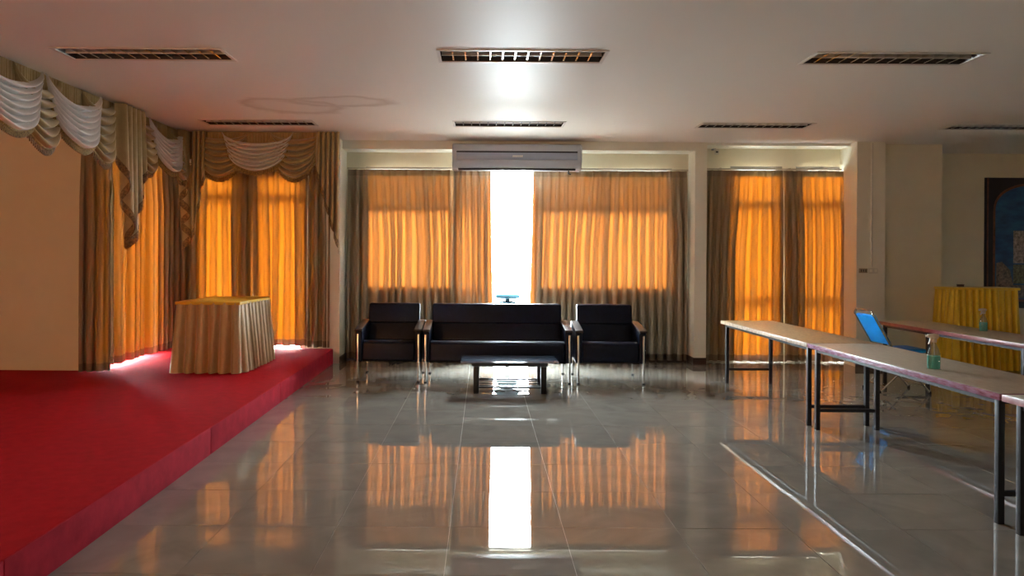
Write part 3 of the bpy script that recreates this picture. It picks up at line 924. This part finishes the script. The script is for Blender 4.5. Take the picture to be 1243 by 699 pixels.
# ------------------------------------------------------------------ spray bottles
def bottle(label, x, y, z, rz, sc_=1.0):
    root = tag(empty('spray_bottle', (x, y, z), rz), label, 'spray bottle', 'spray bottles on the long tables')
    root.scale = (sc_,) * 3
    prof = [(.046, 0), (.040, .004), (.041, .05), (.040, .095), (.030, .130), (.018, .155), (.013, .165), (.013, .182)]
    MB().lathe(prof, 28, 1.0, .72).build('bottle_body', M['bottle'], root, True)
    lq = [(.033, .003), (.0375, .006), (.0385, .05), (.0378, .088), (.0, .088)]
    MB().lathe(lq, 28, 1.0, .72).build('liquid', M['liquid'], root, True)
    MB().lathe([(.016, .176), (.017, .178), (.017, .196), (.013, .200)], 20).build('collar', M['sprayer'], root, True)
    hd = MB().prism([(-.040, .206), (.018, .198), (.030, .214), (.028, .226), (.006, .232), (-.040, .226)], lambda p, q, t: (p, t, q), -.012, .012)
    h_ = hd.build('spray_head', M['sprayer'], root, bevel=.003)
    MB().tube([(-.040, 0, .216), (-.050, 0, .216)], .007, 10).build('nozzle', M['sprayer'], h_, True)
    MB().prism([(-.024, .206), (-.014, .204), (-.020, .180), (-.030, .162), (-.035, .164), (-.028, .184)], lambda p, q, t: (p, t, q), -.005, .005).build('trigger', M['sprayer'], h_, bevel=.0015)
    MB().tube([(0, 0, .176), (.004, 0, .09), (.010, 0, .012)], .002, 6).build('dip_tube', M['sprayer'], root, True)
    return root
bottle('clear spray bottle of turquoise liquid on the nearer grey table', 2.955, 4.86, .72, R(-8))
bottle('clear spray bottle of turquoise liquid in front of the yellow draped table', 5.06, 7.50, .72, R(5))

# ------------------------------------------------------------------ blue folding chair (faces +x, towards the rear row)
fc = tag(empty('folding_chair', (4.53, 8.15, 0)), 'blue padded folding chair with chrome frame between the table rows', 'chair')
hw = .20
top = []
up = []
def arcpts(y0, y1, x, z, n=8, r=.06):
    out = []
    for k in range(n + 1):
        a = PI/2 * k / n
        out.append((x, y0 + (r - r*math.cos(a)) * (1 if y1 > y0 else -1), z - r + r*math.sin(a)))
    return out
# back frame: inverted U, then uprights running down to the front feet
xt, zt_ = -.335, .885
path = [(.265, -hw, .012), (-.13, -hw, .47)]
path += [(xt, -hw, zt_ - .06)] + [(xt - .012, y, z) for (x, y, z) in arcpts(-hw, hw, xt, zt_)[1:]]
path += [(xt - .012, -y, z) for (x, y, z) in reversed(arcpts(-hw, hw, xt, zt_)[1:])] + [(xt, hw, zt_ - .06)]
path += [(-.13, hw, .47), (.265, hw, .012)]
MB().tube(path, .011, 10).build('back_frame', M['chrome'], fc, True, 60)
for s in (-1, 1):
    MB().tube([(.17, s*(hw-.03), .43), (-.10, s*(hw-.03), .16), (-.255, s*(hw-.03), .012)], .010, 10).build('rear_leg', M['chrome'], fc, True, 60)
    for (x, y) in ((.265, s*hw), (-.255, s*(hw-.03))):
        MB().lathe([(.014, 0), (.015, .006), (.013, .028)], 12).build('rubber_foot', M['lining'], fc, True, loc=(x, y, 0))
MB().tube([(.20, -hw, .090), (.20, hw, .090)], .008, 8).build('front_stretcher', M['chrome'], fc, True)
MB().tube([(-.20, -hw+.03, .068), (-.20, hw-.03, .068)], .008, 8).build('rear_stretcher', M['chrome'], fc, True)
# padded back
def pad(name, org, ux, uy, lx, ly, th, mat):
    ux, uy = Vector(ux).normalized(), Vector(uy).normalized(); un = ux.cross(uy)
    m = MB().box(-lx/2, lx/2, -ly/2, ly/2, -th/2, th/2)
    o = m.build(name, mat, fc, bevel=min(th*.45, .014), seg=3)
    o.matrix_local = Matrix.Translation(org) @ Matrix((ux, uy, un)).transposed().to_4x4()
    return o
bd = Vector((xt + .13, 0, zt_ - .06 - .47)).normalized()
c0 = Vector((-.13, 0, .47)) + bd * .245
pad('back_pad', c0 + Vector((0.012, 0, 0)), (0, 1, 0), bd, .365, .36, .034, M['blue'])
pad('seat_pad', Vector((.035, 0, .452)), (1, 0, .03), (0, 1, 0), .40, .37, .042, M['blue'])

# ------------------------------------------------------------------ air conditioner
ac = tag(empty('air_conditioner', (0.437, 10.078, 2.61)), 'wide silver grey wall air conditioner above the bright curtain gap', 'air conditioner')
W2 = 0.865
body = [(0, .0), (0, .352), (-.13, .352), (-.20, .335), (-.222, .28), (-.222, .13), (-.205, .075), (-.165, .03), (-.10, .0)]
MB().prism(body, lambda p, q, t: (t, p, q), -W2 + .05, W2 - .05).build('casing', M['ac_body'], ac, True, 25)
for s in (-1, 1):
    cap = [(p * 1.015, q) for p, q in body]
    m = MB()
    n = len(body)
    for k, (t, sc2) in enumerate(((W2 - .05, 1.012), (W2 - .012, 1.012), (W2, .93))):
        for p, q in body:
            m.v.append((s * t, p * sc2, .176 + (q - .176) * sc2))
    for k in range(2):
        for i in range(n):
            j = (i + 1) % n
            m.f.append((k*n + i, k*n + j, (k+1)*n + j, (k+1)*n + i))
    m.f.append(tuple(range(n))); m.f.append(tuple(2*n + i for i in range(n))[::-1])
    m.build('end_cap', M['ac_body'], ac, True, 25)
bx('intake_slot', M['dark'], ac, -W2+.06, W2-.06, -.2245, -.19, .222, .242)
fp = bx('front_panel', M['ac_panel'], ac, -W2+.06, W2-.06, -.230, -.20, .128, .220, bevel=.004)
vn = MB().prism([(-.226, .122), (-.232, .118), (-.212, .070), (-.172, .026), (-.166, .030), (-.205, .075)], lambda p, q, t: (t, p, q), -W2 + .07, W2 - .07)
vn.build('air_vane', M['ac_body'], ac, True, 30)
bx('outlet_slot', M['dark'], ac, -W2+.08, W2-.08, -.16, -.11, -.003, .02)
rg = random.Random(4)
x = -.06
for k in range(7):
    ww = rg.uniform(.012, .02)
    MB().prism([(0, 0), (ww, 0), (ww + .004, .024), (.004, .024)], lambda p, q, t: (p, t, q), -.0015, .0015).build('raised_mark', M['switch'], ac, loc=(x, -.2315, .162))
    x += ww + .005
MB().tube([(.70, -.09, .0), (.70, -.08, -.035), (.73, -.06, -.045)], .010, 8).build('drain_stub', M['dark'], ac, True)

# ------------------------------------------------------------------ recessed ceiling lights
def fixture(label, x, y):
    root = tag(empty('recessed_light', (x, y, CEIL)), label, 'ceiling light', 'unlit recessed louvre lights in the ceiling')
    a, b = FL/2, FW/2
    m = MB()
    m.box(-a-.022, a+.022, -b-.022, -b+.004, -.008, -.0005).box(-a-.022, a+.022, b-.004, b+.022, -.008, -.0005)
    m.box(-a-.022, -a+.004, -b+.004, b-.004, -.008, -.0005).box(a-.004, a+.022, -b+.004, b-.004, -.008, -.0005)
    m.build('rim', M['rim'], root)
    h = MB()
    h.v = [(-a, -b, 0), (a, -b, 0), (a, b, 0), (-a, b, 0), (-a+.03, -b+.05, .12), (a-.03, -b+.05, .12), (a-.03, b-.05, .12), (-a+.03, b-.05, .12)]
    h.f = [(4, 5, 6, 7), (0, 4, 7, 3), (1, 2, 6, 5), (0, 1, 5, 4), (2, 3, 7, 6)]
    h.build('reflector_housing', M['housing'], root)
    for s in (-1, 1):
        MB().tube([(-a+.05, s*.075, .085), (a-.05, s*.075, .085)], .013, 10).build('fluorescent_tube', M['tube'], root, True)
    sp = MB().prism([(-.003, .062), (.003, .062), (.004, .002), (-.004, .002)][::-1], lambda p, q, t: (t, p, q), -a+.01, a-.01)
    sp.build('louvre_spine', M['rim'], root)
    n = 13
    bm_ = MB().prism([(-.002, .060), (.002, .060), (.006, .004), (-.006, .004)][::-1], lambda p, q, t: (p, t, q), -b+.012, b-.012)
    pr = None
    for k in range(1, n):
        xx = -a + 2*a*k/n
        if pr is None:
            pr = bm_.build('louvre_blade', M['louvre'], root, loc=(xx, 0, 0))
        else:
            c = pr.copy(); COL.objects.link(c); c.parent = root; c.location = (xx, 0, 0)
    return root
FLAB = ['nearer recessed louvre light above the stage at upper left', 'nearer recessed louvre light at the centre of the ceiling', 'nearer recessed louvre light at the right of the ceiling',
        'farther recessed louvre light before the stage back valance', 'farther recessed louvre light in front of the air conditioner', 'farther recessed louvre light before the double door curtains',
        'farther recessed louvre light cut by the right picture border']
for (x, y), l in zip(FIX, FLAB): fixture(l, x, y)

# ------------------------------------------------------------------ small wall things
cd = tag(empty('conduit', (5.20, 9.94, 1.33)), 'thin cream cable conduit running down the column to the switches', 'conduit')
bx('channel', M['pillar'], cd, -.012, .012, -.014, -.0005, 0, 1.685, bevel=.003)
bx('cover_strip', M['switch'], cd, -.009, .009, -.017, -.0142, .01, 1.67)
sw = tag(empty('switch_plate', (5.215, 9.94, 1.29)), 'white twin switch plate at the foot of the conduit', 'switch')
bx('plate', M['switch'], sw, -.062, .062, -.018, -.0005, -.035, .035, bevel=.003)
for s in (-1, 1):
    bx('rocker', M['pillar'], sw, s*.03-.016, s*.03+.016, -.024, -.0182, -.02, .02, bevel=.002)
s2 = tag(empty('switch_plate', (5.085, 9.94, 1.29)), 'tan switch plate left of the white twin switch', 'switch')
bx('plate', M['switch_brown'], s2, -.055, .055, -.016, -.0005, -.03, .03, bevel=.003)
for k in range(3):
    bx('rocker', M['base'], s2, -.036+.03*k, -.022+.03*k, -.021, -.0162, -.015, .015, bevel=.002)
sn = tag(empty('motion_sensor', (3.24, 10.40, 2.94)), 'small grey wall sensor above the double door curtains', 'sensor')
bx('mount', M['ac_panel'], sn, -.05, -.005, -.05, .019, .02, .035)
bx('housing', M['switch'], sn, -.035, .030, -.085, -.045, -.05, .025, bevel=.006)
bx('lens', M['dark'], sn, -.018, .014, -.089, -.0855, -.028, -.006, bevel=.001)

# ------------------------------------------------------------------ banner on the far wall
bn = tag(empty('wall_banner', (8.12, 10.996, 1.70)), 'dark navy banner with a printed arch and blue sky on the far wall', 'banner')
HW, HH = .70, .965
bx('cloth', M['banner'], bn, -HW, HW, -.012, 0, -HH, HH)
def archpoly(hw_, zb, zs, zt, n=20):
    pts = [(-hw_, zb + .10), (-hw_ + .10, zb), (hw_ - .10, zb), (hw_, zb + .10)]
    for k in range(n + 1):
        a = PI * k / n
        pts.append((hw_ * math.cos(a), zs + (zt - zs) * math.sin(a) ** .8))
    return pts
f3 = lambda p, q, t: (p, t, q)
MB().prism(archpoly(.575, -.87, .45, .885)[::-1], f3, -.0165, -.0125).build('printed_arch', M['arch'], bn)
MB().prism(archpoly(.545, -.835, .45, .85)[::-1], f3, -.0205, -.0168).build('printed_sky', M['bsky'], bn)
bx('printed_picture', M['print1'], bn, -.28, .28, -.0235, -.0208, -.30, .18)
bx('printed_picture', M['print2'], bn, -.28, .28, -.0235, -.0208, -.60, -.32)
MB().prism([(-.53, -.72), (-.44, -.82), (.44, -.82), (.53, -.72), (.40, -.64), (-.28, -.62), (-.33, -.40), (-.45, -.28), (-.53, -.30)], f3, -.0232, -.0208).build('printed_flowers', M['print3'], bn)
for s in (-1, 1):
    MB().tube([(s*.655, -.014, -HH), (s*.66, -.018, 0), (s*.655, -.014, HH)], .010, 8).build('side_piping', M['arch'], bn, True)
